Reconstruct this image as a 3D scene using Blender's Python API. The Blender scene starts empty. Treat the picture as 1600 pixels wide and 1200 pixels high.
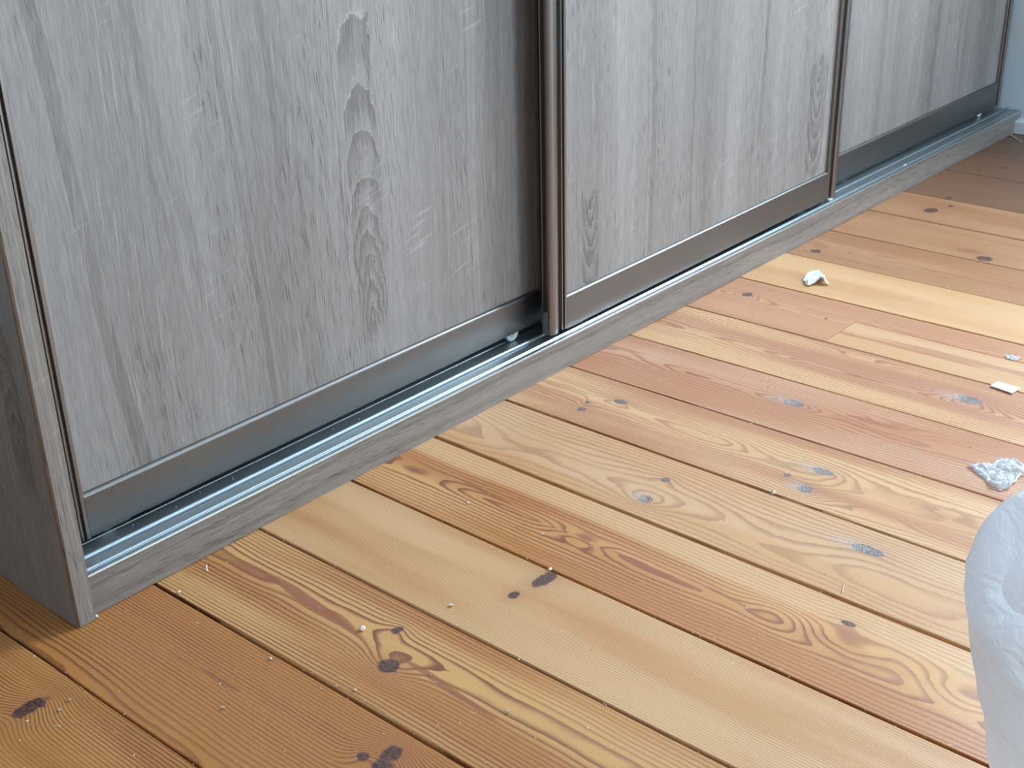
import bpy, bmesh, math, random
from mathutils import Matrix, Vector, noise

# ------------------------------------------------------------------ camera, light, exposure
scn = bpy.context.scene
COL = scn.collection
R = ((0.658614746744488, 0.3385992373407242, -0.6719949195068173),
     (-0.752161327954101, 0.2702361346135909, -0.601020605536473),
     (-0.021907809133216497, 0.9012896249382798, 0.43266275536218446))
CAM = Vector((0.0, -1.08456, 0.8))
FPX = 2041.084
cd = bpy.data.cameras.new('camera'); cam = bpy.data.objects.new('camera', cd); COL.objects.link(cam)
cd.sensor_width = 36.0; cd.lens = FPX / 1600 * 36.0; cd.clip_start = 0.02
m = Matrix(R).to_4x4(); m.translation = CAM; cam.matrix_world = m
scn.camera = cam

scn.view_settings.view_transform = 'Standard'
scn.view_settings.look = 'None'
scn.view_settings.gamma = 1.0
scn.view_settings.use_curve_mapping = False
scn.view_settings.exposure = 0.12
W = bpy.data.worlds.new('world'); scn.world = W; W.use_nodes = True
W.node_tree.nodes['Background'].inputs[0].default_value = (0.62, 0.8, 1.0, 1)
W.node_tree.nodes['Background'].inputs[1].default_value = 1.0

def area(name, loc, look, sx, sy, power, col):
    l = bpy.data.lights.new(name, 'AREA'); l.shape = 'RECTANGLE'; l.size = sx; l.size_y = sy
    l.energy = power; l.color = col
    o = bpy.data.objects.new(name, l); COL.objects.link(o); o.location = loc
    o.rotation_euler = (Vector(look)).to_track_quat('-Z', 'Y').to_euler()
    return o
# daylight through the window in the right-hand wall and the one in the wall behind the photographer
area('window_daylight_right', (3.20, -0.88, 1.58), (-1, 0, -0.10), 1.05, 1.5, 165, (0.72, 0.855, 1.0))
area('balcony_daylight_front', (2.35, -3.38, 1.18), (0, 1, 0), 1.15, 2.2, 62, (0.64, 0.825, 1.0))
area('fill_light_left', (-1.45, -1.2, 1.6), (1, 0, -0.1), 1.2, 1.2, 3.5, (0.95, 0.97, 1.0))  # weak fill lamp added on the left side; wall_left has no window

# ------------------------------------------------------------------ helpers
def ray(px, py):
    c = ((px - 800) / FPX, -(py - 600) / FPX, -1.0)
    return Vector([sum(R[i][j] * c[j] for j in range(3)) for i in range(3)])
def fl(px, py, z=0.0):                      # photograph pixel -> point on a horizontal plane
    d = ray(px, py); t = (z - CAM.z) / d.z
    return CAM + d * t

def link(name, me, mat=None, parent=None):
    o = bpy.data.objects.new(name, me); COL.objects.link(o)
    if mat is not None and not me.materials: me.materials.append(mat)
    if parent is not None: o.parent = parent
    return o
def empty(name, loc=(0, 0, 0), parent=None):
    o = bpy.data.objects.new(name, None); COL.objects.link(o); o.location = loc
    o.empty_display_size = 0.05
    if parent is not None: o.parent = parent
    return o
def tag(o, label=None, cat=None, group=None, kind=None):
    if label: o['label'] = label
    if cat: o['category'] = cat
    if group: o['group'] = group
    if kind: o['kind'] = kind
    return o
def smooth(me, on=True):
    for p in me.polygons: p.use_smooth = on
def box_me(name, a, b, bevel=0.0, seg=2):
    bm = bmesh.new()
    bmesh.ops.create_cube(bm, size=1.0)
    for v in bm.verts:
        v.co = Vector([(a[i] + b[i]) / 2 + v.co[i] * (b[i] - a[i]) for i in range(3)])
    if bevel > 0:
        bmesh.ops.bevel(bm, geom=list(bm.edges), offset=bevel, segments=seg, profile=0.5, affect='EDGES')
    me = bpy.data.meshes.new(name); bm.to_mesh(me); bm.free()
    return me
def box(name, a, b, mat, parent=None, bevel=0.0, seg=2):
    return link(name, box_me(name, a, b, bevel, seg), mat, parent)
def extrude(name, pts, axis, lo, hi, mat, parent=None, bevel=0.0):
    """closed 2-D outline extruded along an axis: axis 'x' takes (y,z), axis 'z' takes (x,y)"""
    bm = bmesh.new()
    def P(p, t): return (t, p[0], p[1]) if axis == 'x' else (p[0], p[1], t)
    lov = [bm.verts.new(P(p, lo)) for p in pts]; hiv = [bm.verts.new(P(p, hi)) for p in pts]
    n = len(pts)
    for i in range(n): bm.faces.new((lov[i], lov[(i + 1) % n], hiv[(i + 1) % n], hiv[i]))
    bm.faces.new(lov[::-1]); bm.faces.new(hiv)
    bmesh.ops.recalc_face_normals(bm, faces=list(bm.faces))
    me = bpy.data.meshes.new(name); bm.to_mesh(me); bm.free()
    return link(name, me, mat, parent)
def arc(cx, cy, r, a0, a1, n=6):
    return [(cx + r * math.cos(math.radians(a0 + (a1 - a0) * i / n)), cy + r * math.sin(math.radians(a0 + (a1 - a0) * i / n))) for i in range(n + 1)]

# ------------------------------------------------------------------ node expressions
class G:
    def __init__(s, name):
        s.m = bpy.data.materials.new(name); s.m.use_nodes = True
        s.t = s.m.node_tree; s.t.nodes.clear()
        s.out = s.t.nodes.new('ShaderNodeOutputMaterial')
        s.b = s.t.nodes.new('ShaderNodeBsdfPrincipled')
        s.t.links.new(s.b.outputs[0], s.out.inputs[0])
    def put(s, sock, v):
        if isinstance(v, N): s.t.links.new(v.s, sock)
        else: sock.default_value = v
    def math(s, op, a, b=None, c=None, clamp=False):
        n = s.t.nodes.new('ShaderNodeMath'); n.operation = op; n.use_clamp = clamp
        for i, v in enumerate((a, b, c)):
            if v is not None: s.put(n.inputs[i], v)
        return N(s, n.outputs[0])
    def coord(s):
        n = s.t.nodes.new('ShaderNodeTexCoord'); q = s.t.nodes.new('ShaderNodeSeparateXYZ')
        s.t.links.new(n.outputs['Object'], q.inputs[0])
        return [N(s, q.outputs[i]) for i in range(3)]
    def vec(s, x, y, z=0.0):
        n = s.t.nodes.new('ShaderNodeCombineXYZ')
        for i, v in enumerate((x, y, z)): s.put(n.inputs[i], v)
        return N(s, n.outputs[0])
    def noise(s, v, scale=1.0, detail=2.0, rough=0.5, dist=0.0):
        n = s.t.nodes.new('ShaderNodeTexNoise'); n.noise_dimensions = '3D'
        s.put(n.inputs['Vector'], v); n.inputs['Scale'].default_value = scale
        n.inputs['Detail'].default_value = detail; n.inputs['Roughness'].default_value = rough
        n.inputs['Distortion'].default_value = dist
        return N(s, n.outputs[0])
    def step(s, v, lo, hi):                 # smoothstep
        n = s.t.nodes.new('ShaderNodeMapRange'); n.interpolation_type = 'SMOOTHSTEP'; n.clamp = True
        s.put(n.inputs[0], v); s.put(n.inputs[1], lo); s.put(n.inputs[2], hi)
        n.inputs[3].default_value = 0.0; n.inputs[4].default_value = 1.0
        return N(s, n.outputs[0])
    def mix(s, f, a, b, mode='MIX'):
        n = s.t.nodes.new('ShaderNodeMix'); n.data_type = 'RGBA'; n.blend_type = mode
        s.put(n.inputs[0], f)
        for k, v in ((6, a), (7, b)):
            if isinstance(v, N): s.t.links.new(v.s, n.inputs[k])
            else: n.inputs[k].default_value = (v[0], v[1], v[2], 1)
        return N(s, n.outputs[2])
    def bump(s, h, strength, dist):
        n = s.t.nodes.new('ShaderNodeBump'); n.inputs['Strength'].default_value = strength
        n.inputs['Distance'].default_value = dist
        s.put(n.inputs['Height'], h); s.t.links.new(n.outputs[0], s.b.inputs['Normal'])
    def set(s, **k):
        for a, v in k.items():
            q = s.b.inputs[a.replace('_', ' ')]
            if isinstance(v, N): s.t.links.new(v.s, q)
            elif isinstance(v, (tuple, list)): q.default_value = (v[0], v[1], v[2], 1)
            else: q.default_value = v
class N:
    def __init__(s, g, so): s.g = g; s.s = so
    def __add__(s, o): return s.g.math('ADD', s, o)
    def __sub__(s, o): return s.g.math('SUBTRACT', s, o)
    def __mul__(s, o): return s.g.math('MULTIPLY', s, o)
    def __truediv__(s, o): return s.g.math('DIVIDE', s, o)
    def __rsub__(s, o): return s.g.math('SUBTRACT', o, s)
    __radd__ = __add__; __rmul__ = __mul__
    def abs(s): return s.g.math('ABSOLUTE', s)
    def sqrt(s): return s.g.math('SQRT', s)
    def frac(s): return s.g.math('FRACT', s)
    def exp(s): return s.g.math('EXPONENT', s)
    def max(s, o): return s.g.math('MAXIMUM', s, o)
    def min(s, o): return s.g.math('MINIMUM', s, o)
    def gt(s, o): return s.g.math('GREATER_THAN', s, o)
    def lt(s, o): return s.g.math('LESS_THAN', s, o)
    def clamp(s): return s.g.math('ADD', s, 0.0, clamp=True)

# ------------------------------------------------------------------ pine planks
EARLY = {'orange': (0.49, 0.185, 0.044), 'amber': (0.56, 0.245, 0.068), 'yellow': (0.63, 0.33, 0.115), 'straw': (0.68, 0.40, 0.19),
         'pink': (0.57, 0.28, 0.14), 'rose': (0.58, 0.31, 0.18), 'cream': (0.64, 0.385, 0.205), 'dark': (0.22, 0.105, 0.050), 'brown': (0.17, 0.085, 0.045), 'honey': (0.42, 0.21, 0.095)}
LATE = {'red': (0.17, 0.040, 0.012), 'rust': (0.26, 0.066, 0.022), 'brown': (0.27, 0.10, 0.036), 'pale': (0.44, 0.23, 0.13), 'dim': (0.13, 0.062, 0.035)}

def pine(seed, xc, sl, early, late, v0=0.0, d0=0.05, k=0.0, sp=0.0045, late_amt=0.8, wob=0.012, knots=(), streaks=(), arches=(), edge=None, early2=None):
    """knots: (x, y, half length along plank, half width, colour kind, push, tilt); streaks: (x, y, half length, half width, slope, amount)
       arches: (x, y) tip of a cathedral figure, length and spread"""
    g = G('pine_%02d' % seed)
    x, y, z = g.coord()
    u = y * -1.0
    v = x - (u * sl + xc)
    s = seed * 3.71
    n1 = g.noise(g.vec(u * 2.6, v * 7.0, s), 1.0, 2.0) - 0.5
    n2 = g.noise(g.vec(u * 12.0, v * 38.0, s + 9), 1.0, 3.0, 0.55) - 0.5
    n3 = g.noise(g.vec(u * 55.0, v * 160.0, s + 5), 1.0, 2.0) - 0.5
    d = n1 * (wob * 6) + (u * k + d0)
    vv = v - v0
    n5 = g.noise(g.vec(u * 70.0, v * 120.0, s + 15), 1.0, 3.0, 0.6) - 0.5
    r = (vv * vv + d * d).sqrt()
    r = r + n2 * wob * 0.55 + n3 * 0.0007
    body = None; halo = None; grey = None
    for (kx, ky, hl, hw, kind, push, tilt) in knots:
        ku, kv = -ky, kx - (xc + sl * -ky)
        du = u - ku; dv = v - kv - (du * tilt)
        far = (du * du) * (1.0 / (hl * 2.6) ** 2) + (dv * dv) * (1.0 / (hw * 2.3) ** 2)
        r = r + (far * -1.0).exp() * push
        q = (du * du) * (1.0 / hl ** 2) + (dv * dv) * (1.0 / hw ** 2) + (n2 * 1.1 + n3 * 0.9 + n5 * 1.3)
        mk = 1.0 - g.step(q, 0.55, 1.15)
        hk = (far * -1.3).exp() * (0.75 if kind != 'pale' else 0.35)
        body = mk if body is None else body.max(mk)
        halo = hk if halo is None else halo.max(hk)
        if kind == 'grey':
            tr = (du + hl * 0.9)
            gk = (((tr * tr) * (1.0 / (hl * 1.5) ** 2) + (dv * dv) * (1.0 / (hw * 1.1) ** 2)) * -1.0).exp() * g.step(g.noise(g.vec(u * 620, v * 620, s), 1.0, 2.0), .44, .58)
            grey = gk if grey is None else grey.max(gk)
    for (ax, ay, ln, wd, amt) in arches:          # broad figure where the cut runs along a ring
        au, av = -ay, ax - (xc + sl * -ay)
        du = u - au; dv = v - av
        r = r + ((du * du * (1.0 / ln ** 2) + dv * dv * (1.0 / wd ** 2)) * -1.0).exp() * amt
    ph = (r / sp + n1 * 1.5).frac()
    lw = g.step(ph, 0.42, 0.86) * (1.0 - g.step(ph, 0.93, 1.0))
    soft = g.noise(g.vec(u * 3.0, v * 26.0, s + 2), 1.0, 2.0)
    amt = g.step(soft, 0.3, 0.7) * 0.55 + 0.5
    e1 = EARLY[early]; e2 = EARLY[early2 or early]
    base = g.mix(g.step(g.noise(g.vec(u * 1.5, v * 16.0, s + 7), 1.0, 2.0), 0.38, 0.62), (e1[0] * .90, e1[1] * .80, e1[2] * .70), tuple(min(1, c * 1.04) for c in e2))
    fib = g.noise(g.vec(u * 40.0, v * 1500.0, s), 1.0, 2.0)
    base = g.mix(g.step(fib, 0.3, 0.75) * 0.14, base, (0.25, 0.13, 0.06))
    col = g.mix((lw * amt) * late_amt, base, LATE[late])
    if edge:                                      # a sapwood edge strip: (side, width, colour)
        side, wd, ec = edge
        em = g.step(v * side + n1 * 0.03, 0.073 - wd - 0.006, 0.073 - wd + 0.008)
        col = g.mix(em * 0.8, col, EARLY[ec])
        col = g.mix(em * lw * 0.25, col, LATE['brown'])
    for (sx, sy, ln, wd, slo, am) in streaks:
        su, sv = -sy, sx - (xc + sl * -sy)
        du = u - su; dv = v - sv - du * slo + n2 * 0.012
        q = du * du * (1.0 / ln ** 2) + dv * dv * (1.0 / wd ** 2)
        col = g.mix((1.0 - g.step(q, 0.45, 1.05)) * am, col, (0.30, 0.085, 0.038) if early != 'rose' else (0.40, 0.19, 0.13))
    if body is not None:
        col = g.mix(halo * (lw * 0.5 + 0.25), col, (0.30, 0.115, 0.06))
        kc = g.mix(g.step(g.noise(g.vec(u * 330, v * 330, s), 1.0, 3.0, 0.6), 0.38, 0.62), (0.030, 0.013, 0.014), (0.13, 0.058, 0.055))
        if any(q[4] in ('grey', 'pale') for q in knots):
            kc = g.mix(g.step(g.noise(g.vec(u * 420, v * 420, s + 3), 1.0, 2.0), 0.35, 0.6), (0.030, 0.024, 0.030), (0.20, 0.165, 0.165))
        col = g.mix(body * 0.92, col, kc)
    if grey is not None:
        col = g.mix(grey.clamp() * 0.8, col, (0.52, 0.50, 0.47))
    # rubbed whitish wear and a few scratches
    wear = g.noise(g.vec(x * 9, y * 9, s), 1.0, 4.0, 0.6)
    scr = g.step(g.noise(g.vec(x * 300 + y * 120, y * 60 - x * 20, 3.0), 1.0, 1.0), 0.735, 0.76)
    spk = g.step(g.noise(g.vec(x * 900, y * 900, 1.5), 1.0, 0.0), 0.80, 0.83)
    col = g.mix((scr * 0.3 + spk * 0.5) * g.step(wear, 0.4, 0.6), col, (0.75, 0.66, 0.55))
    rough = wear * 0.18 + 0.33 + lw * 0.05
    g.set(Base_Color=col, Roughness=rough, Specular_IOR_Level=0.75)
    g.bump(lw * -0.6 + fib * 0.25 + n3 * 0.8, 0.35, 0.0004)
    return g.m

# seams between the planks: x where they meet the plinth line, drift per metre towards the room
SEAM = [(-1.32, .01), (-1.17, .01), (-1.02, .01), (-.87, .01), (-.72, .01), (-.57, .01), (-.42, .01), (-.27, .01), (-.12, .01),
        (.030, .012), (.178, .014), (.325, .018), (.474, .022), (.624, .020), (.7685, .018), (.912, .014), (1.060, .012), (1.199, .023),
        (1.3405, .036), (1.4858, .040), (1.6366, .041), (1.7964, .038), (1.9489, .033), (2.103, .030), (2.252, .030), (2.400, .030),
        (2.592, .030), (2.738, .028), (2.886, .026), (3.035, .024)]
def K(px, py, hl, hw, kind='dark', push=-0.012, tilt=0.0):
    p = fl(px, py); return (p.x, p.y, hl, hw, kind, push, tilt)
def S(px, py, ln, wd, slope=0.0, am=0.6):
    p = fl(px, py); return (p.x, p.y, ln, wd, slope, am)
def A(px, py, ln, wd, am):
    p = fl(px, py); return (p.x, p.y, ln, wd, am)
SPEC = {
 11: dict(early='orange', late='red', v0=-.16, d0=.02, sp=.0038, late_amt=.9, wob=.004, knots=[K(47, 1105, .010, .020, push=-.016), ], early2='amber'),
 12: dict(early='amber', late='red', v0=-.075, d0=.03, k=.015, sp=.0040, late_amt=.95, wob=.004, early2='orange',
          knots=[K(612, 1177, .010, .012, push=-.012), K(567, 1182, .006, .006, push=-.006), K(600, 1199, .012, .010, push=-.01)],
          streaks=[S(345, 1062, .035, .0035, .0, .75), S(285, 1030, .03, .0025, .0, .5)]),
 13: dict(early='amber', late='red', v0=.012, d0=.022, k=.012, sp=.0046, late_amt=.85, wob=.005, early2='yellow',
          knots=[K(607, 1040, .012, .011, push=-.014), K(620, 985, .006, .008, push=-.006)],
          streaks=[S(470, 930, .085, .007, -.10, .85), S(700, 1075, .075, .0045, -.08, .8), S(400, 893, .04, .010, 0, .6), S(530, 968, .03, .006, -.1, .7)]),
 14: dict(early='yellow', late='brown', v0=.17, d0=.03, sp=.0034, late_amt=.55, wob=.003, early2='straw',
          knots=[K(852, 905, .009, .020, push=-.008, tilt=0), K(803, 930, .006, .008, push=-.005)]),
 15: dict(early='amber', late='rust', v0=-.004, d0=.004, k=.006, sp=.0058, late_amt=1.0, wob=.010, early2='yellow', edge=(1, .038, 'straw'),
          knots=[K(1326, 975, .008, .004, push=-.006)],
          arches=[A(905, 843, .045, .014, .022), A(1215, 960, .04, .02, -.014), A(1320, 1010, .05, .02, .016), A(1520, 1095, .06, .03, .03), A(650, 735, .06, .012, .014)],
          streaks=[S(760, 770, .05, .004, -.05, .8), S(1000, 880, .045, .004, -.06, .7), S(1140, 935, .035, .0035, -.1, .6)]),
 16: dict(early='straw', late='brown', v0=-.02, d0=.03, k=.03, sp=.0058, late_amt=.5, wob=.011, early2='cream',
          knots=[K(1008, 780, .009, .008, 'grey', push=-.010), K(1040, 750, .006, .006, push=-.006), K(1358, 860, .020, .008, 'grey', push=-.008)]),
 17: dict(early='pink', late='brown', v0=.005, d0=.02, k=.02, sp=.0052, late_amt=.68, wob=.014, early2='straw',
          knots=[K(908, 640, .006, .007, push=-.008), K(918, 629, .003, .004, push=-.004), K(970, 628, .011, .007, push=-.009),
                 K(1285, 737, .015, .008, 'grey', push=-.009), K(1258, 764, .011, .009, 'grey', push=-.012), K(1230, 743, .004, .004, push=-.003)],
          arches=[A(1370, 800, .06, .014, .016)]),
 18: dict(early='pink', late='rust', v0=.01, d0=.012, k=.012, sp=.0056, late_amt=.72, wob=.014, early2='rose',
          knots=[K(1240, 630, .016, .009, 'grey', push=-.020)], arches=[A(1395, 668, .05, .014, .014)],
          streaks=[S(1365, 660, .045, .006, .05, .6)]),
 19: dict(early='rose', late='rust', v0=-.005, d0=.010, k=.010, sp=.0060, late_amt=.75, wob=.014, early2='straw',
          knots=[K(1515, 625, .018, .012, 'grey', push=-.030)], arches=[A(1340, 560, .05, .012, .016)],
          streaks=[S(1430, 598, .012, .012, 0, .5), S(1410, 590, .008, .010, 0, .4)]),
 20: dict(early='rose', late='rust', v0=.01, d0=.015, k=.01, sp=.0056, late_amt=.5, wob=.013, early2='pink',
          knots=[K(1168, 460, .008, .010, push=-.012), K(1450, 540, .008, .008, push=-.008), K(1290, 498, .002, .003, push=-.002)],
          streaks=[S(1280, 490, .06, .006, -.02, .45), S(1420, 522, .10, .006, 0.0, .4)]),
 21: dict(early='straw', late='pale', v0=.2, d0=.03, sp=.005, late_amt=.30, wob=.01, early2='straw'),
 22: dict(early='honey', late='rust', v0=.0, d0=.02, k=.01, sp=.006, late_amt=.5, wob=.012, knots=[K(1275, 392, .010, .011, push=-.01), K(1327, 395, .002, .003)],
          streaks=[S(1340, 410, .08, .006, -.02, .4)]),
 23: dict(early='honey', late='brown', v0=.1, d0=.02, sp=.006, late_amt=.4, wob=.012,
          knots=[K(1538, 404, .014, .014, push=-.014)], streaks=[S(1515, 392, .03, .012, .1, .6)]),
 24: dict(early='honey', late='brown', v0=-.08, d0=.02, sp=.006, late_amt=.4, wob=.012,
          knots=[K(1500, 378, .008, .010, push=-.01), K(1455, 329, .013, .018, push=-.006), K(1486, 322, .006, .006)]),
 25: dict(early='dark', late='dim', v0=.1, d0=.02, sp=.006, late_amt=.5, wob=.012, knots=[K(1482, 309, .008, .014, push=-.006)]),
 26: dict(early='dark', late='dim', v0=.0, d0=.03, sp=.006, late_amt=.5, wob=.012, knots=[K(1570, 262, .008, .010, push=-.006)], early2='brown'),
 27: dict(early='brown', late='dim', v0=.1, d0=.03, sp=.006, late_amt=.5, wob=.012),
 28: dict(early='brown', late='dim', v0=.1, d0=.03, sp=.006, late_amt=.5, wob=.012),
}
TH = 0.022
def plank(i, y0=0.66, y1=-3.2, a=None, b=None, mat=None, gap=(0.0016, 0.0016), parent=None):
    a = a or SEAM[i]; b = b or SEAM[i + 1]
    rnd = random.Random(i * 7 + int(y0 * 10))
    ga, gb = gap
    bm = bmesh.new()
    n = 44 if (10 < i < 27) else 6
    rows = []
    lift = rnd.uniform(-.0004, .0004)
    for j in range(n + 1):
        y = y0 + (y1 - y0) * j / n
        wa = 0.0009 * noise.noise(Vector((y * 9, i * 3.3, 0))) ; wb = 0.0009 * noise.noise(Vector((y * 9, i * 3.3 + 40, 0)))
        xa = a[0] + a[1] * -y + ga + max(-.0012, wa); xb = b[0] + b[1] * -y - gb + min(.0012, wb)
        c = 0.0009
        rows.append([bm.verts.new(p) for p in ((xa, y, -TH), (xa, y, -c + lift), (xa + c, y, lift), (xb - c, y, lift), (xb, y, -c + lift), (xb, y, -TH))])
    for j in range(n):
        p, q = rows[j], rows[j + 1]
        for k in range(5): bm.faces.new((p[k], p[k + 1], q[k + 1], q[k]))
    bm.faces.new(rows[0]); bm.faces.new(rows[-1][::-1])
    bmesh.ops.recalc_face_normals(bm, faces=list(bm.faces))
    me = bpy.data.meshes.new('plank'); bm.to_mesh(me); bm.free()
    return link('plank', me, mat, parent)

floor = tag(empty('floor'), kind='structure')
g = G('subfloor'); g.set(Base_Color=(0.045, 0.022, 0.012), Roughness=0.9)
x_, y_, z_ = g.coord(); g.set(Base_Color=g.mix(g.noise(g.vec(x_, y_, z_), 60.0), (0.03, 0.015, 0.008), (0.12, 0.06, 0.03)))
box('subfloor', (-1.5, -3.2, -0.06), (3.0, 0.66, -TH - .001), g.m, floor)
spare = None
GAP = {12: .0014, 13: .0020, 14: .0015, 15: .0018, 16: .0028, 17: .0019, 18: .0016, 19: .0015}
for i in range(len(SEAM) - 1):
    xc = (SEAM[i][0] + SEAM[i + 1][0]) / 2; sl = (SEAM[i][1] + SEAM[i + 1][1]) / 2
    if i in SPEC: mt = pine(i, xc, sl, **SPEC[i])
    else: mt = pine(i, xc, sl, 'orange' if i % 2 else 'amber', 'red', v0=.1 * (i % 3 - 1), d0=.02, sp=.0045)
    gp = (GAP.get(i, .0013), GAP.get(i + 1, .0013))
    if i == 20:
        # the plank with the pieced-in strip: near length full width, then two strips beyond the end joint
        midl = (1.7325, .041)
        plank(i, y1=-.2425, mat=mt, gap=gp, parent=floor)
        plank(i, y0=-.2427, a=midl, mat=mt, gap=(0.0002, gp[1]), parent=floor)
        m2 = pine(60, 1.684, .041, 'straw', 'pale', v0=.2, d0=.03, sp=.005, late_amt=.3, wob=.01, edge=None, early2='cream',
                  streaks=[S(1400, 540, .16, .006, .0, .5), S(1560, 575, .2, .008, .0, .45)])
        plank(i, y0=-.2432, b=midl, mat=m2, gap=(gp[0], 0.0002), parent=floor)
    else:
        plank(i, mat=mt, gap=gp, parent=floor)

# ------------------------------------------------------------------ room shell
def plaster(name, col):
    g = G(name); x, y, z = g.coord()
    n = g.noise(g.vec(x, y, z), 9.0, 5.0, 0.6)
    g.set(Base_Color=g.mix(n, tuple(c * 0.93 for c in col), col), Roughness=0.85)
    g.bump(g.noise(g.vec(x, y, z), 120.0, 3.0), 0.2, 0.001)
    return g.m
WHITE = plaster('white_plaster', (0.66, 0.74, 0.78))
def struct(o): o['kind'] = 'structure'; return o
XR, YB, XL, YF, ZC = 2.985, 0.66, -1.5, -3.2, 2.55
def wall_with_opening(name, axis, c0, c1, lo, hi, wlo, whi, zlo, zhi):
    bm = bmesh.new()
    def bx(a0, a1, z0, z1):
        p = [c0, a0, z0], [c1, a1, z1]
        if axis == 'y': p = [a0, c0, z0], [a1, c1, z1]
        r = bmesh.ops.create_cube(bm, size=1.0)['verts']
        for v in r: v.co = Vector([(p[0][i] + p[1][i]) / 2 + v.co[i] * (p[1][i] - p[0][i]) for i in range(3)])
    bx(lo, wlo, 0, ZC); bx(whi, hi, 0, ZC); bx(wlo, whi, 0, zlo); bx(wlo, whi, zhi, ZC)
    me = bpy.data.meshes.new(name); bm.to_mesh(me); bm.free()
    return struct(link(name, me, WHITE))
def wall_pieces(name, pieces):
    bm = bmesh.new()
    for a, b in pieces:
        for v in bmesh.ops.create_cube(bm, size=1.0)['verts']: v.co = Vector([(a[i] + b[i]) / 2 + v.co[i] * (b[i] - a[i]) for i in range(3)])
    me = bpy.data.meshes.new(name); bm.to_mesh(me); bm.free()
    return struct(link(name, me, WHITE))
X_ = XR + .3
wall_pieces('wall_right', [((XR, YF, 0), (X_, -1.35, ZC)), ((XR, -1.35, 0), (X_, -.42, .85)), ((XR, -1.35, 2.27), (X_, -.42, ZC)), ((XR, -.42, 0), (X_, YB, ZC))])
wall_pieces('wall_front', [((XL, YF - .3, 0), (1.85, YF, ZC)), ((1.85, YF - .3, 2.27), (2.85, YF, ZC)), ((1.85, YF - .3, 0), (2.85, YF, .05)), ((2.85, YF - .3, 0), (X_, YF, ZC))])
struct(box('wall_left', (XL - .1, YF, 0), (XL, YB, ZC), WHITE))
struct(box('wall_back', (XL - .1, YB, 0), (XR + .3, YB + .1, ZC), WHITE))
struct(box('ceiling', (XL - .1, YF - .3, ZC), (XR + .3, YB + .1, ZC + .1), WHITE))
base = struct(box('baseboard_right', (2.948, YF, 0.0005), (XR, .60, 0.0292), WHITE, bevel=.002))
g = G('window_frame_white'); g.set(Base_Color=(.8, .8, .8), Roughness=.35); WF = g.m
g = G('window_glass'); g.set(Base_Color=(.95, .97, .98), Roughness=.02, Transmission_Weight=1.0, IOR=1.45); GL = g.m
def window(name, axis, c, lo, hi, zlo, zhi):
    w = struct(empty(name))
    def bar(a0, a1, z0, z1, nm='frame_bar', t=.05, m=WF):
        a, b = ((c, a0, z0), (c + t, a1, z1)) if axis == 'x' else ((a0, c, z0), (a1, c + t, z1))
        return box(nm, a, b, m, w, bevel=.003 if m is WF else 0)
    f = .06
    bar(lo, hi, zlo, zlo + f); bar(lo, hi, zhi - f, zhi); bar(lo, lo + f, zlo + f, zhi - f); bar(hi - f, hi, zlo + f, zhi - f)
    mid = (lo + hi) / 2; bar(mid - f / 2, mid + f / 2, zlo + f, zhi - f)
    return w
window('window_1', 'x', XR + .12, -1.35, -.42, .85, 2.27)
window('door_1', 'y', YF - .2, 1.85, 2.85, .05, 2.27)

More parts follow.
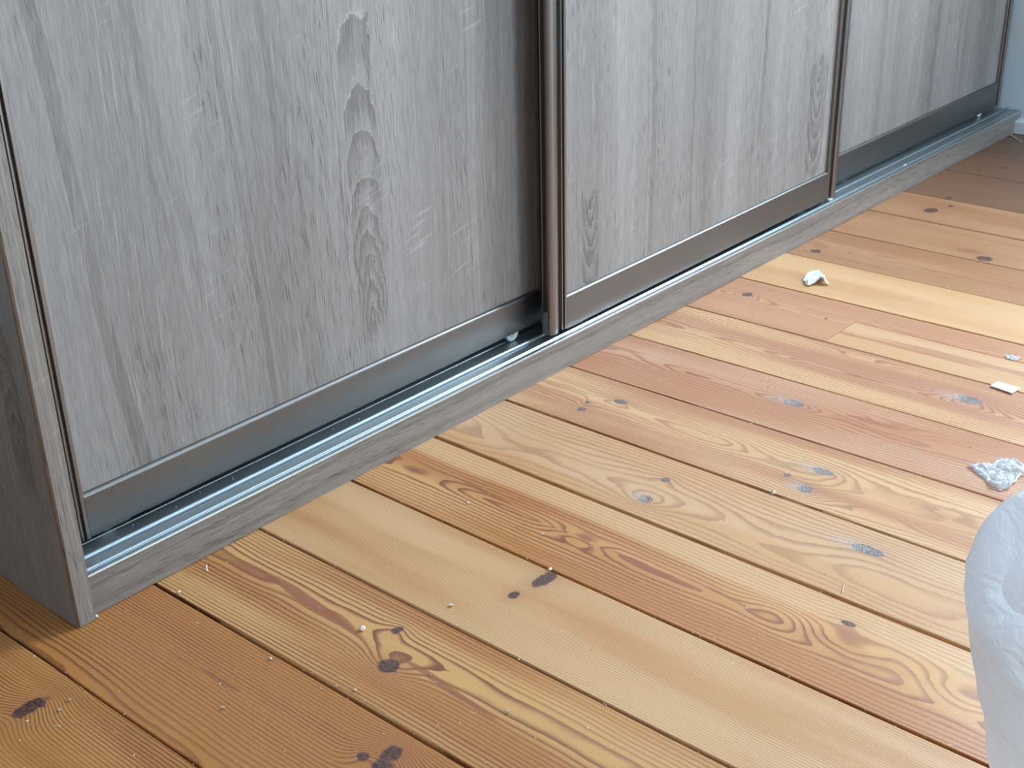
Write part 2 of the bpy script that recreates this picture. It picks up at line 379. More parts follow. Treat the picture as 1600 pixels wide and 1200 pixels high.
# ------------------------------------------------------------------ grey oak decor
def oak(name, along, across, bands=(), figs=(), saws=(), shift=0.0, tone=1.0, fine=1.0, warm=0.0, saw_amt=1.0):
    """along / across: 'x','y','z'. bands: (across at along=0.3, slope, half width, darkness, lo, hi) ; figs: (across, half width, lo, hi, tip) ; saws: (across, half width, lo, hi)"""
    g = G(name); c = dict(zip('xyz', g.coord()))
    a, l = c[across], c[along]
    s = shift
    w = (g.noise(g.vec(a * 3.2, l * 1.7, s), 1.0, 2.0) - 0.5) * 0.05
    w2 = (g.noise(g.vec(a * 22.0, l * 7.0, s + 4), 1.0, 2.0) - 0.5) * 0.007
    A_ = a + w + w2
    t1 = g.noise(g.vec(A_ * 11.0, l * 0.5, s), 1.0, 1.0) - 0.5
    t2 = g.noise(g.vec(A_ * 52.0, l * 1.2, s + 1), 1.0, 2.0) - 0.5
    t3 = g.noise(g.vec(A_ * 240.0, l * 3.0, s + 2), 1.0, 2.0) - 0.5
    t4 = g.noise(g.vec(a * 1150.0, l * 40.0, s + 3), 1.0, 2.0, 0.6) - 0.5
    v = t1 * 0.55 + t2 * 0.35 + t3 * 0.28 + t4 * (0.95 * fine) + 0.5
    # bands
    for (ba, sl, hw, dk, lo, hi) in bands:
        q = (A_ - (l - 0.3) * sl - ba)
        mk = (1.0 - g.step(q.abs(), hw * 0.75, hw)) * g.step(l, lo, lo + .03) * (1.0 - g.step(l, hi - .02, hi))
        edge = (1.0 - g.step((q.abs() - hw).abs(), 0.0004, 0.0014)) * g.step(l, lo, lo + .03) * (1.0 - g.step(l, hi - .02, hi))
        v = v - mk * dk + edge * (abs(dk) * .9) * g.noise(g.vec(a * 100, l * 30, 2.0))
    for (fa, hw, lo, hi, tip) in figs:
        wob = g.noise(g.vec(a * 34.0, l * 30.0, s + 8), 1.0, 4.0, 0.62) - 0.5
        dl = (l - tip) * 0.30
        rr = (((a - fa + wob * .008) * (a - fa + wob * .008)) * 2.6 + dl * dl + 0.00001).sqrt() + wob * 0.020
        ph = (rr * 135.0 + rr * rr * -430.0).frac()
        ln = g.step(ph, 0.05, 0.95)
        li = (1.0 - g.step((ph - 0.035).abs(), 0.0, 0.045)) * g.step(g.noise(g.vec(a * 260.0, l * 120.0, s), 1.0, 1.0), .3, .6)
        mk = (1.0 - g.step((a - fa + w2 * 1.5).abs(), hw - 0.0015, hw)) * g.step(l + wob * .10, lo, lo + .03) * (1.0 - g.step(l + wob * .10, hi - .03, hi))
        v = v - mk * (ln * 0.30 - li * 0.36 + 0.06)
    pores = g.step(g.noise(g.vec(a * 820.0 + l * 60, l * 30.0 - a * 20, s + 6), 1.0, 1.0, 0.4), 0.63, 0.68) * g.step(g.noise(g.vec(A_ * 13.0, l * 2.2, s + 12), 1.0, 1.0), 0.40, 0.58)
    light = g.step(g.noise(g.vec(A_ * 420.0, l * 9.0, s + 7), 1.0, 1.0), 0.64, 0.72) * g.step(g.noise(g.vec(A_ * 17.0, l * 2.0, s + 13), 1.0, 1.0), 0.42, 0.6)
    ls = l - a * 0.26
    sm = g.step(g.noise(g.vec(a * 14.0, ls * 150.0, s + 10), 1.0, 1.0), 0.63, 0.70)
    patch = g.step(g.noise(g.vec(a * 11.0, l * 6.0, s + 11), 1.0, 1.0), 0.60, 0.68) * 0.5
    for (sa, hw, lo, hi) in saws:
        patch = patch.max((1.0 - g.step((a - sa + w2 * 3).abs(), hw * .6, hw)) * g.step(l, lo, lo + .05) * (1.0 - g.step(l, hi - .05, hi)))
    v = v - pores * 0.48 + light * 0.30 + sm * patch * 0.24 * saw_amt
    lo_c = (0.135 * tone, (0.112 - warm * .008) * tone, (0.098 - warm * .015) * tone); hi_c = (0.505 * tone, (0.466 - warm * .02) * tone, (0.432 - warm * .05) * tone)
    col = g.mix(v.clamp(), lo_c, hi_c)
    g.set(Base_Color=col, Roughness=0.45, Specular_IOR_Level=0.8)
    g.bump(v, 0.25, 0.0005)
    return g.m

DECOR1 = oak('decor_door_left', 'z', 'x', shift=1.3, tone=.84,
   bands=[(.652, -.09, .010, .17, -.1, .9), (.628, -.07, .003, .07, 0, .9), (.770, -.16, .008, .09, .20, .9), (.748, -.16, .004, .08, .2, .9), (.838, -.055, .006, .15, 0, .9), (.852, -.05, .003, .10, .1, .9), (.910, -.04, .020, .10, .1, .9),
          (.990, -.03, .0022, .22, .22, .9), (1.100, 0, .055, -.10, -.1, .9), (1.246, .0, .028, .13, -.1, .9), (1.205, 0, .003, .14, 0, .9), (1.32, 0, .02, .06, -.1, .9)],
   figs=[(1.020, .026, .13, .62, .14)], saws=[(1.105, .030, .16, .33), (1.175, .02, .14, .30), (.655, .03, .36, .47), (.80, .03, .40, .52), (.745, .02, .33, .42), (1.31, .02, .1, .25), (1.215, .02, .42, .6)])
DECOR2 = oak('decor_door_middle', 'z', 'x', shift=4.1, tone=.84,
   bands=[(1.475, 0, .010, -.09, 0, .9), (1.555, .01, .007, .15, .0, .9), (1.540, .01, .003, .10, .0, .9), (1.66, -.02, .004, .17, 0, .9), (1.700, -.01, .030, .07, -.1, .9), (1.86, .05, .008, .13, .2, .9), (1.845, .06, .002, .16, .1, .9), (1.97, .03, .02, -.05, 0, .9)],
   figs=[(1.408, .019, .08, .26, .27), (2.048, .030, .10, .34, .36)], saws=[(1.425, .020, .25, .5), (1.76, .03, .1, .24), (1.97, .03, .35, .5), (1.86, .02, .14, .2)])
DECOR3 = oak('decor_door_right', 'z', 'x', shift=7.7, tone=.80,
   bands=[(2.36, .01, .01, .12, 0, .9), (2.43, 0, .02, .08, 0, .9), (2.60, 0, .012, .14, 0, .9), (2.72, 0, .008, .12, 0, .9), (2.88, 0, .02, .08, 0, .9)],
   saws=[(2.50, .02, .2, .5)])
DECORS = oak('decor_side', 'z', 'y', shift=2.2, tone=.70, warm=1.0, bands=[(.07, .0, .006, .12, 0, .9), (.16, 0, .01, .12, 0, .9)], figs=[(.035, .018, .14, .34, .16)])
DECORF = oak('decor_front_edge', 'z', 'x', shift=5.2, tone=.76, warm=.7, bands=[(.536, 0, .0014, .14, 0, 2), (.5425, 0, .0012, -.16, 0, 2)])
DECORP = oak('decor_plinth', 'x', 'z', shift=6.4, tone=.74, warm=.8, saw_amt=0.0, bands=[(.030, 0.004, .004, .14, -1, 4), (.012, -.004, .005, .10, -1, 4)])

# ------------------------------------------------------------------ metals, plastics
def metal(name, col, rough, metallic=1.0, axis=0):
    g = G(name); c = list(g.coord())
    k = [600.0, 600.0, 600.0]; k[axis] = 6.0
    n = g.noise(g.vec(c[0] * k[0], c[1] * k[1], c[2] * k[2]), 1.0, 2.0)
    g.set(Base_Color=g.mix(n, tuple(x * .93 for x in col), col), Metallic=metallic, Roughness=n * .08 + rough)
    return g.m
ALU = metal('bronze_grey_aluminium', (0.20, 0.188, 0.175), 0.33, 0.9, 0)
ALUV = metal('bronze_grey_stile', (0.27, 0.245, 0.225), 0.30, 0.9, 2)
TRACK = metal('track_aluminium', (0.40, 0.46, 0.48), 0.30, 0.9, 0)
g = G('dark_plastic'); g.set(Base_Color=(0.03, 0.03, 0.035), Roughness=.5); DARK = g.m
g = G('brown_grey_plastic'); g.set(Base_Color=(0.16, 0.145, 0.135), Roughness=.4); GREYP = g.m
g = G('white_plastic'); g.set(Base_Color=(0.72, 0.74, 0.74), Roughness=.3); WHITEP = g.m
g = G('steel_pin'); g.set(Base_Color=(0.6, 0.6, 0.6), Metallic=1.0, Roughness=.3); STEEL = g.m

# ------------------------------------------------------------------ the wardrobe
X0, X1, X2 = .5244, .5463, 2.976
HT = 2.30
PZ = .0462
ward = tag(empty('sliding_wardrobe', (X0, 0, 0)), 'long grey oak wardrobe with three sliding doors standing on the pine floor', 'wardrobe')
inv = Matrix.Translation((-X0, 0, 0))
def adopt(o, parent=ward):
    """keep the shape's world place while parented to the wardrobe empty"""
    o.parent = parent; o.matrix_parent_inverse = Matrix.Identity(4)
    return o
ward.location = (0, 0, 0)
def round_panel(name, x0, x1, y0, y1, z0, z1, r, mat, mat_side):
    pts = arc(x0 + r, y0 + r, r, 180, 270, 5) + arc(x1 - .0007, y0 + .0007, .0007, 270, 360, 2) + [(x1, y1), (x0, y1)]
    o = extrude(name, pts, 'z', z0, z1, mat, ward)
    o.data.materials.append(mat_side)
    for p in o.data.polygons:
        if abs(p.normal.x) > .8: p.material_index = 1
        if len(p.vertices) == 4 and abs(p.normal.z) < .5 and p.area < .02: p.use_smooth = True
    return o
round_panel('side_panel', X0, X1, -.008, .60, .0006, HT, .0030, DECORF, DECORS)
box('top_panel', (X0, -.002, HT), (X2, .60, HT + .022), DECORP, ward, .001)
box('back_panel', (X1, .60, .002), (X2, .606, HT), GREYP, ward)
# plinth with the cut-out that clears the skirting
pl = extrude('plinth', [(X1 + .0004, .0006), (2.945, .0006), (2.946, .0300), (2.958, .0325), (X2, .0375), (X2, PZ - .001), (X2 - .001, PZ), (X1 + .0004, PZ)], 'x', 0, 1, DECORP, ward)
me = pl.data
for v_ in me.vertices:                       # outline was given in x,z: swap the axes
    t, a, b = v_.co; v_.co = (a, t * .016, b)
box('bottom_panel', (X1 + .0004, .017, .020), (2.944, .60, PZ - .0035), DECORP, ward)
# two-channel bottom track, one continuous extrusion
yy, top = [], PZ
prof = [(.0003, PZ - .002), (.0003, PZ + .0010)] + [(.0010, PZ + .0022), (.0066, PZ + .0022)] + [(.0070, PZ + .0006), (.0092, PZ + .0006)]
prof += arc(.0120, PZ + .0012, .0022, 180, 0, 8) + [(.0148, PZ + .0008), (.0290, PZ + .0008), (.0292, PZ - .0010), (.0306, PZ - .0010)]
prof += arc(.0340, PZ + .0014, .0030, 180, 0, 8) + [(.0374, PZ - .0010), (.0388, PZ - .0010), (.0390, PZ + .0004), (.0596, PZ + .0002), (.0600, PZ - .0010)]
prof += arc(.0612, PZ + .0003, .0008, 180, 0, 6) + [(.0624, PZ - .0010), (.0630, PZ + .0002), (.0900, PZ + .0004), (.0905, PZ + .0040), (.0925, PZ + .0040), (.0925, PZ - .002)]
tr = extrude('bottom_track', prof, 'x', X1 + .0006, X2, TRACK, ward)
for p in tr.data.polygons:
    if abs(p.normal.x) < .5 and p.area < .01: p.use_smooth = False
box('front_trim', (X1 + .0006, -.0012, PZ + .0001), (X2, .0002, PZ + .0024), metal('trim_metal', (.72, .72, .70), .3, .9), ward, .0005)

def stile(x, side, w, yf, z0, z1, parent, cap=True):
    """side -1: stile to the left of x (panel edge at x), +1: to the right"""
    k = w / .0365; s = side
    P = [(0, .006), (0, .0004), (.0006, 0), (.0042, 0), (.0046, .0004), (.0046, .0065), (.0076, .0065), (.0078, .0012), (.0098, .0012), (.0100, .0060), (.0190, .0060),
         (.0192, .0010), (.0200, .0000), (.0235, -.0012), (.0280, -.0015), (.0320, -.0008), (.0348, .0006), (.0363, .0026), (.0365, .0045),
         (.0365, .0058), (.0300, .0060), (.0300, .0132), (.0365, .0134), (.0365, .0160), (.0355, .0165), (.0, .0165)]
    pts = [(x + s * p[0] * k, yf + p[1]) for p in P]
    o = extrude('stile', pts, 'z', z0, z1, ALUV, parent)
    for p in o.data.polygons:
        if len(p.vertices) == 4: p.use_smooth = False
    if cap:
        xa, xb = sorted((x + s * .0302 * k, x + s * .0372 * k))
        c = box('end_cap', (xa, yf + .0062, z0 - .001), (xb, yf + .0131, z0 + .034), GREYP, parent, .0012)
        c['label'] = 'brown plastic end cap closing the stile channel'
    return o
def wheel(x, y, zc, r, parent):
    bm = bmesh.new()
    prof = [(.0024, -.0042), (.0052, -.0042), (.0056, -.0030), (r * .62, -.0026), (r * .72, -.0036), (r * .96, -.0036), (r, -.0028), (r, .0028), (r * .96, .0036), (.0024, .0036)]
    n = 40; rings = []
    for i in range(n):
        a = 2 * math.pi * i / n
        rings.append([bm.verts.new((x + p[0] * math.cos(a), y + p[1], zc + p[0] * math.sin(a))) for p in prof])
    for i in range(n):
        A_, B_ = rings[i], rings[(i + 1) % n]
        for j in range(len(prof)): 
            jn = (j + 1) % len(prof)
            bm.faces.new((A_[j], A_[jn], B_[jn], B_[j]))
    bmesh.ops.recalc_face_normals(bm, faces=list(bm.faces))
    me = bpy.data.meshes.new('roller_wheel'); bm.to_mesh(me); bm.free(); smooth(me)
    o = link('roller_wheel', me, WHITEP, parent); o['label'] = 'white plastic roller wheel'
    bm = bmesh.new(); bmesh.ops.create_cone(bm, cap_ends=True, segments=20, radius1=.0024, radius2=.0024, depth=.010)
    for v in bm.verts: v.co = Vector((x + v.co.x, y + v.co.z + .0005, zc + v.co.y))
    me = bpy.data.meshes.new('axle_pin'); bm.to_mesh(me); bm.free(); smooth(me)
    o = link('axle_pin', me, STEEL, parent); o['label'] = 'steel axle pin'

def door(name_label, xa, xb, yf, decor, zl, zr, wl=.0365, wr=.0365, wheels=(), brackets=(), ztop=.1045, ztb=0):
    """xa..xb clear panel width; zl, zr: underside of the bottom rail at either end"""
    py = yf + .0056
    d = box('door', (xa - .006, py, .085), (xb + .006, py + .010, HT - .045), decor, ward)
    d['label'] = name_label
    # bottom rail: flat face, rounded upper lip
    def rail(nm, z0, ztop, xs, xe, z0b=None, ztb=0):
        pts = [(yf + .010, z0), (yf + .0006, z0), (yf, z0 + .0006)] + arc(yf + .0045, ztop - .0045, .0045, 180, 90, 14) + [(yf + .010, ztop)]
        o = extrude(nm, pts, 'x', xs, xe, ALU, d)
        if z0b is not None:
            for v in o.data.vertices:
                if v.co.x > (xs + xe) / 2: v.co.z += (z0b - z0) if v.co.z < z0 + .001 else ztb
        return o
    rail('bottom_rail', zl, ztop, xa, xb, zr, ztb)
    rail('top_rail', HT - .052, HT - .014, xa, xb)
    stile(xa, -1, wl, yf, .0545, HT - .012, d)
    stile(xb, 1, wr, yf, .0545, HT - .012, d)
    for (b0, b1, z0) in brackets:
        box('roller_bracket', (b0, yf + .0012, z0), (b1, yf + .012, .075), GREYP, d, .0012)
    for (wx, wy) in wheels: wheel(wx, wy, PZ + .0006 + .0125, .0125, d)
    return d
YB_, YF_ = .0520, .0115
door('left sliding door of grey oak panel, in the rear channel', .5885, 1.3375, YB_, DECOR1, .0568, .0588,
     wheels=[(1.277, YB_ + .0053), (.615, YB_ + .016)], brackets=[(.590, .639, .0548), (.66, .70, .0556)], ztop=.1078, ztb=.0010)
door('middle sliding door of grey oak panel, in the front channel', 1.348, 2.1000, YF_, DECOR2, .0535, .0575,
     wheels=[(2.045, YF_ + .0205), (1.41, YF_ + .0205)], brackets=[(1.350, 1.385, .0518), (2.035, 2.075, .0552)], ztop=.1046, ztb=.0042)
door('right sliding door of grey oak panel, in the rear channel', 2.197, 2.9480, YB_, DECOR3, .0530, .0545, wr=.0258,
     wheels=[(2.872, YB_ + .0053), (2.27, YB_ + .016)], brackets=[(2.909, 2.945, .0515)], ztop=.1075, ztb=.0030)
# white felt tab under the middle door's right stile
o = box('felt_tab', (2.112, YF_ - .0012, .0510), (2.124, YF_ + .006, .0545), WHITEP, ward, .0008); o['label'] = 'small white pad at the foot of the middle door'

# ------------------------------------------------------------------ things lying about
def chip_me(name, size, seed, flat=.5, n=1):
    rnd = random.Random(seed); bm = bmesh.new()
    bmesh.ops.create_icosphere(bm, subdivisions=1, radius=size)
    for v in bm.verts:
        v.co *= rnd.uniform(.55, 1.25); v.co.z *= flat
    mn = min(v.co.z for v in bm.verts)
    for v in bm.verts: v.co.z -= mn
    me = bpy.data.meshes.new(name); bm.to_mesh(me); bm.free(); return me
g = G('pale_wood_chip'); x_, y_, z_ = g.coord()
g.set(Base_Color=g.mix(g.step(g.noise(g.vec(x_, y_, z_), 700.0), .35, .6), (.50, .40, .28), (.80, .74, .62)), Roughness=.8); CHIP = g.m
g = G('dark_crumb'); g.set(Base_Color=(.10, .06, .04), Roughness=.8); DCR = g.m
CH = [(565, 984, .0042, 'pale wood crumb beside the reddish streak above the large dark round knot', 1),
      (705, 948, .0026, 'small pale crumb on the yellow plank, up and right of the round knot', 2),
      (859, 891, .0030, 'white crumb at the seam touching the slanted purple knot', 3),
      (325, 890, .0028, 'thin white shaving on the floor just in front of the plinth at left', 4),
      (280, 926, .0018, 'tiny white crumb close to the dark seam near the cabinet corner', 5),
      (151, 965, .0026, 'white dust lump at the bottom corner of the wardrobe side panel', 6),
      (555, 1079, .0024, 'pale crumb on the plank left below the large round knot', 7),
      (348, 1107, .0022, 'pale star-shaped crumb on the orange plank at lower left', 8),
      (110, 1095, .0022, 'upper white crumb right of the elongated knot in the bottom left corner', 9),
      (93, 1111, .0022, 'lower white crumb right of the elongated knot in the bottom left corner', 10),
      (423, 1030, .0020, 'small cream crumb beside the seam, left of the round knot', 11),
      (731, 787, .0020, 'small white crumb on the reddish arched grain near the plinth', 12),
      (847, 835, .0018, 'tiny white crumb left of the red ringed grain eye', 13),
      (1208, 771, .0040, 'grey crumb lodged in the seam below the two grey knots', 14),
      (795, 1113, .0018, 'tiny pale crumb on the yellow plank at bottom centre', 15)]
for (px, py, sz, lab, sd) in CH:
    p = fl(px, py)
    if sd == 4:
        bm = bmesh.new(); pts = [(-.003, -.004, .0004), (-.0015, 0, .002), (.001, .002, .004), (.004, .002, .0025)]
        vs = []
        for q in pts:
            vs.append([bm.verts.new((q[0] + dx, q[1] + dy, q[2] + dz)) for dx, dy, dz in ((-.0007, 0, 0), (.0007, 0, 0), (.0007, 0, .0006), (-.0007, 0, .0006))])
        for a_, b_ in zip(vs, vs[1:]):
            for k_ in range(4): bm.faces.new((a_[k_], a_[(k_ + 1) % 4], b_[(k_ + 1) % 4], b_[k_]))
        bm.faces.new(vs[0]); bm.faces.new(vs[-1])
        bmesh.ops.recalc_face_normals(bm, faces=list(bm.faces))
        me = bpy.data.meshes.new('wood_shaving'); bm.to_mesh(me); bm.free()
        o = link('wood_shaving', me, WHITEP); tag(o, lab, 'shaving')
    else:
        o = link('wood_crumb', chip_me('wood_crumb', sz, sd, .6), CHIP); tag(o, lab, 'crumb')
    o.location = (p.x, p.y, .0004)
# splinters
def stick(px0, py0, px1, py1, r, label, name='wood_splinter', cat='splinter', z=.0006, mat=CHIP):
    a = fl(px0, py0); b = fl(px1, py1); d = (b - a); L = d.length
    bm = bmesh.new(); bmesh.ops.create_cone(bm, cap_ends=True, segments=8, radius1=r, radius2=r * .55, depth=L)
    M_ = d.to_track_quat('Z', 'Y').to_matrix().to_4x4()
    bmesh.ops.transform(bm, matrix=M_, verts=list(bm.verts))
    me = bpy.data.meshes.new(name); bm.to_mesh(me); bm.free()
    o = link(name, me, mat); c = (a + b) / 2; o.location = (c.x, c.y, r + z)
    return tag(o, label, cat)
stick(1319, 914, 1315, 928, .0006, 'thin upright pale splinter on the wide light plank, below the grey speckled knot')
stick(1148, 1037, 1139, 1044, .0005, 'pale splinter on the lower yellow plank under the arched red grain')
stick(1578, 211, 1597, 224, .0014, 'thin white stick at the far right end of the plinth by the wall', 'thin_stick', 'stick', mat=WHITEP)
o = link('wood_crumb', chip_me('wood_crumb', .0045, 77, .7), CHIP); p = fl(1574, 211); o.location = (p.x - .004, p.y - .003, .0004)
tag(o, 'grey crumb at the far foot of the plinth beside the thin white stick', 'crumb')
# fine sawdust: uncountable specks
bm = bmesh.new(); rnd = random.Random(5)
for k_ in range(600):
    px = rnd.uniform(-20, 1560); py = rnd.uniform(380, 1220)
    if py < 990 - .52 * px: continue
    p = fl(px, py)
    if p.y > -.008 or p.x > 2.9: continue
    if rnd.random() < .35:                       # gathered along the seams
        xs = min(SEAM, key=lambda s_: abs(s_[0] + s_[1] * -p.y - p.x)); p.x = xs[0] + xs[1] * -p.y + rnd.gauss(0, .003)
    s_ = rnd.uniform(.0003, .0009) * (1.5 if rnd.random() < .06 else 1)
    a0 = rnd.uniform(0, 6.28); e_ = rnd.uniform(1, 2.2)
    base_ = [bm.verts.new((p.x + math.cos(a0 + t_) * s_ * (e_ if t_ in (0, 3.14) else 1), p.y + math.sin(a0 + t_) * s_ * (e_ if t_ in (0, 3.14) else 1), .0003)) for t_ in (0, 1.57, 3.14, 4.71)]
    tp = bm.verts.new((p.x, p.y, .0004 + s_))
    for q_ in range(4): bm.faces.new((base_[q_], base_[(q_ + 1) % 4], tp))
    bm.faces.new(base_[::-1])
me = bpy.data.meshes.new('sawdust'); bm.to_mesh(me); bm.free()
tag(link('sawdust', me, CHIP), 'fine pale sawdust specks scattered over the pine floorboards', 'sawdust', kind='stuff')
# specks on the track
bm = bmesh.new()
for k_ in range(34):
    xx = rnd.uniform(.56, 1.3); yv = rnd.choice([rnd.uniform(.041, .055), rnd.uniform(.016, .028)])
    r_ = bmesh.ops.create_icosphere(bm, subdivisions=1, radius=rnd.uniform(.0003, .0007))['verts']
    for v in r_: v.co += Vector((xx, yv, PZ + .0013))
me = bpy.data.meshes.new('dust'); bm.to_mesh(me); bm.free()
tag(link('dust', me, WHITEP), 'white dust specks lying in the aluminium door track', 'dust', kind='stuff')
o = link('plaster_crumb', chip_me('plaster_crumb', .006, 31, .35), WHITEP); p = fl(1424, 261, PZ + .002); o.location = (p.x, .009, PZ + .0026)
o.scale = (1.6, .6, .8); tag(o, 'white crumb on the front edge of the track in front of the right door', 'crumb')

# crumpled sheets: a grid folded by ridged noise
def crumple(name, outline, nseg, h, seed, mat, freq, thick=.0006, curl=0.0, label='', cat='', bowl=0.0):
    bm = bmesh.new()
    c = Vector((sum(p[0] for p in outline) / len(outline), sum(p[1] for p in outline) / len(outline), 0))
    rings = []
    M_ = len(outline); dense = []
    for i in range(M_):
        a, b = outline[i], outline[(i + 1) % M_]
        for k in range(4): dense.append((a[0] + (b[0] - a[0]) * k / 4, a[1] + (b[1] - a[1]) * k / 4))
    for r in range(1, nseg + 1):
        f = r / nseg; ring = []
        for (x, y) in dense:
            X, Y = (x - c.x) * f, (y - c.y) * f
            q = Vector(((X + c.x) * freq, (Y + c.y) * freq, seed))
            rid = abs(noise.noise(q)) * 1.5 + abs(noise.noise(q * 2.3)) * .7 + abs(noise.noise(q * 5.1)) * .3
            z = h * (.15 + rid) + curl * f * f * h + bowl * (1 - f * f)
            if f == 1: z = z * .55
            j = .12 / freq
            ring.append(bm.verts.new((X + j * noise.noise(q * 3.3), Y + j * noise.noise(q * 3.7 + Vector((9, 9, 9))), max(.0005, z))))
        rings.append(ring)
    cv = bm.verts.new((0, 0, h * .6 + bowl)); n = len(dense)
    for i in range(n): bm.faces.new((cv, rings[0][i], rings[0][(i + 1) % n]))
    for a, b in zip(rings, rings[1:]):
        for i in range(n): bm.faces.new((a[i], b[i], b[(i + 1) % n], a[(i + 1) % n]))
    me = bpy.data.meshes.new(name); bm.to_mesh(me); bm.free()
    o = link(name, me, mat); o.location = (c.x, c.y, 0.0006)
    md = o.modifiers.new('thickness', 'SOLIDIFY'); md.thickness = thick; md.offset = 1
    return tag(o, label, cat)
def plastic_film(name, alpha, col, rough):
    g = G(name); t = g.t
    tr_ = t.nodes.new('ShaderNodeBsdfTransparent'); tl = t.nodes.new('ShaderNodeBsdfTranslucent'); tl.inputs[0].default_value = (*col, 1)
    mx = t.nodes.new('ShaderNodeMixShader'); mx2 = t.nodes.new('ShaderNodeMixShader')
    g.set(Base_Color=col, Roughness=rough, Specular_IOR_Level=.6)
    x, y, z = g.coord()
    w = g.noise(g.vec(x, y, z), 26.0, 3.0, .55, 1.2) - 0.5
    w3 = g.noise(g.vec(x, y, z), 75.0, 2.0, .5, 1.0) - 0.5
    g.bump(w.abs() * -1.0 + w3.abs() * -.35, .55, .012)
    mx.inputs[0].default_value = .38; t.links.new(g.b.outputs[0], mx.inputs[1]); t.links.new(tl.outputs[0], mx.inputs[2])
    mx2.inputs[0].default_value = alpha; t.links.new(tr_.outputs[0], mx2.inputs[1]); t.links.new(mx.outputs[0], mx2.inputs[2])
    t.links.new(mx2.outputs[0], g.out.inputs[0]); return g.m
FILM = plastic_film('clear_wrapping_film', .60, (.85, .90, .92), .18)
PAPER = G('white_paper'); PAPER.set(Base_Color=(.82, .84, .85), Roughness=.6); PAPER = PAPER.m
FW = [fl(*q) for q in ((1511, 729), (1530, 726), (1550, 727), (1558, 719), (1575, 718), (1588, 721), (1600, 731), (1600, 742), (1590, 752), (1577, 765), (1562, 768), (1548, 762), (1538, 750), (1522, 738))]
crumple('plastic_wrapper', [(p.x, p.y) for p in FW], 12, .006, 3.0, FILM, 42.0, .0003, label='crumpled clear plastic wrapper on the floor just above the translucent bag', cat='wrapper')
# small crumpled scrap: two raised lobes
p = fl(1274, 441)
rt = Vector((.6586, -.7522, 0)).normalized(); aw = Vector((.7522, .6586, 0))
def scrap(name, p, pts, seed, h, label):
    """strip swept along pts (right, away, up in m) with a curled section"""
    bm = bmesh.new(); rows = []
    for i, (a, b, z, w) in enumerate(pts):
        row = []
        for k in range(9):
            t = k / 8 - .5
            q = Vector((a * 90, t * 3, seed + b * 50))
            up = z + h * (abs(noise.noise(q)) * .8 + .25 * math.cos(t * 9 + i * .8) + .25)
            pos = rt * (a + .003 * noise.noise(q * 2)) + aw * (b + t * w) + Vector((0, 0, max(.0004, up)))
            row.append(bm.verts.new(pos))
        rows.append(row)
    for r0, r1 in zip(rows, rows[1:]):
        for k in range(8): bm.faces.new((r0[k], r1[k], r1[k + 1], r0[k + 1]))
    me = bpy.data.meshes.new(name); bm.to_mesh(me); bm.free()
    o = link(name, me, PAPER); o.location = (p.x, p.y, .0003)
    md = o.modifiers.new('t', 'SOLIDIFY'); md.thickness = .0012
    return tag(o, label, 'paper')
scrap('paper_scrap', p, [(-.019, -.006, .000, .026), (-.015, -.005, .002, .032), (-.010, -.002, .003, .036), (-.005, .002, .004, .036), (.000, .006, .006, .038), (.005, .009, .007, .040), (.010, .008, .007, .042), (.014, .003, .004, .040), (.018, -.003, .001, .030)], 2.0, .009,
      'small crumpled white paper scrap on the light yellow plank near the plinth')
# flat white slip
sl = [fl(*q) for q in ((1546.5, 604.5), (1559, 598.5), (1594, 608.5), (1581, 616.5))]
bm = bmesh.new(); lo = [bm.verts.new((p_.x, p_.y, .0008)) for p_ in sl]; hi = [bm.verts.new((p_.x, p_.y, .0026)) for p_ in sl]
bm.faces.new(hi); bm.faces.new(lo[::-1])
for k_ in range(4): bm.faces.new((lo[k_], lo[(k_ + 1) % 4], hi[(k_ + 1) % 4], hi[k_]))
bmesh.ops.recalc_face_normals(bm, faces=list(bm.faces))
bmesh.ops.bevel(bm, geom=list(bm.edges), offset=.0003, segments=1, affect='EDGES')
me = bpy.data.meshes.new('paper_slip'); bm.to_mesh(me); bm.free()
tag(link('paper_slip', me, PAPER), 'flat rectangular white slip lying across a seam at the right edge', 'paper')
p = fl(1582, 560)
crumple('lint_tuft', [(p.x + (.007 + .004 * (a_ % 2)) * math.cos(a_ * .785), p.y + (.008 + .007 * ((a_ * 5) % 3) / 2) * math.sin(a_ * .785)) for a_ in range(8)], 6, .0016, 8.0, FILM, 240.0, .0003, label='faint tuft of clear plastic film on the pinkish plank at the right edge', cat='scrap')

# ------------------------------------------------------------------ translucent plastic bag, lower right
BAG = plastic_film('milky_polythene', .84, (.93, .95, .97), .28)
C0 = fl(1720, 930, .255)
PX = -(Matrix(R).inverted() @ (C0 - CAM)).z / FPX      # metres per pixel at the rim
bag_c = Vector((C0.x, C0.y, 0))
up = Vector((0, 0, 1))
upt = (up * .80 + aw * .60).normalized()
S_ = PX / 1.0
def ell(c, a, b, t, ax2, wob, seed):
    n_ = noise.noise(Vector((math.cos(t) * 1.3, math.sin(t) * 1.3, seed)))
    n2_ = noise.noise(Vector((math.cos(t) * 4, math.sin(t) * 4, seed + 5)))
    k_ = 1 + wob * (n_ * .9 + n2_ * .5)
    return c + rt * (a * k_ * math.cos(t)) + ax2 * (b * k_ * math.sin(t))
NT = 96
base_c = Vector((C0.x, C0.y, 0)) + rt * (36 * PX) - aw * .01
rings = []
def ring(c, a, b, ax2, wob, seed):
    rings.append([ell(c, a * PX, b * PX, 2 * math.pi * i / NT, ax2, wob, seed) for i in range(NT)])
flat = aw
c_b = Vector((base_c.x, base_c.y, 0.001))
def mixc(f, z): return Vector((C0.x * f + c_b.x * (1 - f), C0.y * f + c_b.y * (1 - f), z))
ring(c_b, 95, 80, flat, .02, 1); ring(c_b, 135, 112, flat, .03, 1)
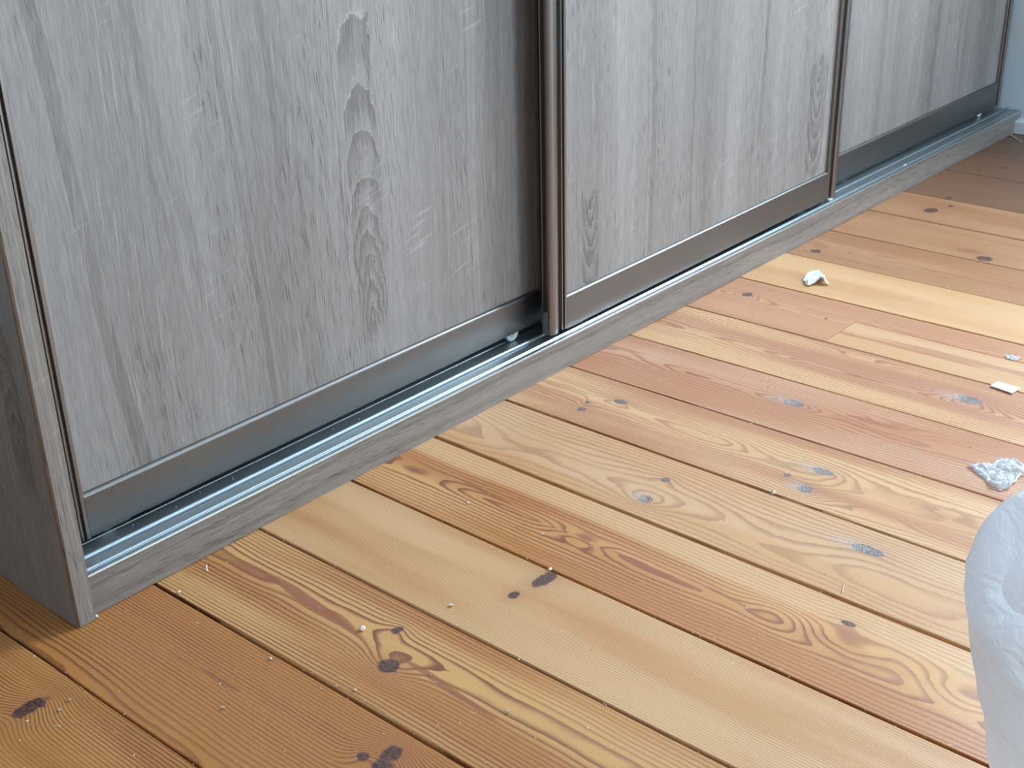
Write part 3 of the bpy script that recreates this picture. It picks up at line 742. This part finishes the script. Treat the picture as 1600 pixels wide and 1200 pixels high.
ring(c_b + up * .012, 143, 120, flat, .05, 1.2); ring(c_b + up * .06, 150, 124, flat, .10, 1.6)
ring(mixc(.3, .11), 160, 130, (flat * .95 + up * .15).normalized(), .07, 2.0)
ring(mixc(.5, .155), 172, 135, (flat * .9 + up * .3).normalized(), .06, 2.3)
ring(mixc(.8, .205), 190, 148, (flat * .8 + up * .55).normalized(), .05, 2.5)
nrm = rt.cross(upt); nrm = nrm if nrm.z > 0 else -nrm
ring(C0 - nrm * .010, 207, 192, upt, .03, 2.8)
ring(C0, 213, 202, upt, .03, 3.0)
ring(C0 + nrm * .007, 205, 194, upt, .03, 3.0)
ci = C0 - rt * (45 * PX) + upt * (12 * PX)
ring(C0 + nrm * .010 - rt * (20 * PX), 165, 130, upt, .035, 3.1)
ring(ci + nrm * .008, 118, 66, upt, .05, 3.3)
ring(ci + nrm * .000, 108, 52, upt, .06, 3.4)
ring(ci - nrm * .030, 108, 62, upt, .08, 3.6)
ring(ci - nrm * .075, 104, 70, upt, .08, 3.9)
ring(ci - nrm * .10, 60, 44, upt, .08, 4.1)
bm = bmesh.new()
vr = []
for k_, rg in enumerate(rings):
    row = []
    for i, q in enumerate(rg):
        nn = noise.noise(q * 16 + Vector((0, 0, k_ * .2))) + (1.3 * noise.noise(Vector((i * .35, 0, k_ * .1))) if k_ < 8 else 0); n4 = abs(noise.noise(q * 34))
        amp = .004 if 1 < k_ < 14 else 0
        qq = q + nrm * (amp * (nn + .5 * n4))
        if qq.z < .001: qq.z = .001
        row.append(bm.verts.new(qq - bag_c))
    vr.append(row)
for r0, r1 in zip(vr, vr[1:]):
    for i in range(NT): bm.faces.new((r0[i], r0[(i + 1) % NT], r1[(i + 1) % NT], r1[i]))
bm.faces.new(vr[0][::-1]); bm.faces.new(vr[-1])
bmesh.ops.recalc_face_normals(bm, faces=list(bm.faces))
me = bpy.data.meshes.new('plastic_bag'); bm.to_mesh(me); bm.free(); smooth(me)
o = link('plastic_bag', me, BAG); o.location = (bag_c.x, bag_c.y, 0)
md = o.modifiers.new('sub', 'SUBSURF'); md.levels = 2; md.render_levels = 2
tx = bpy.data.textures.new('creases', 'CLOUDS'); tx.noise_scale = .030; tx.noise_depth = 5
md = o.modifiers.new('creases', 'DISPLACE'); md.texture = tx; md.strength = .008; md.mid_level = .5
tag(o, 'translucent milky plastic bag standing open on the floor in the lower right corner', 'bag')
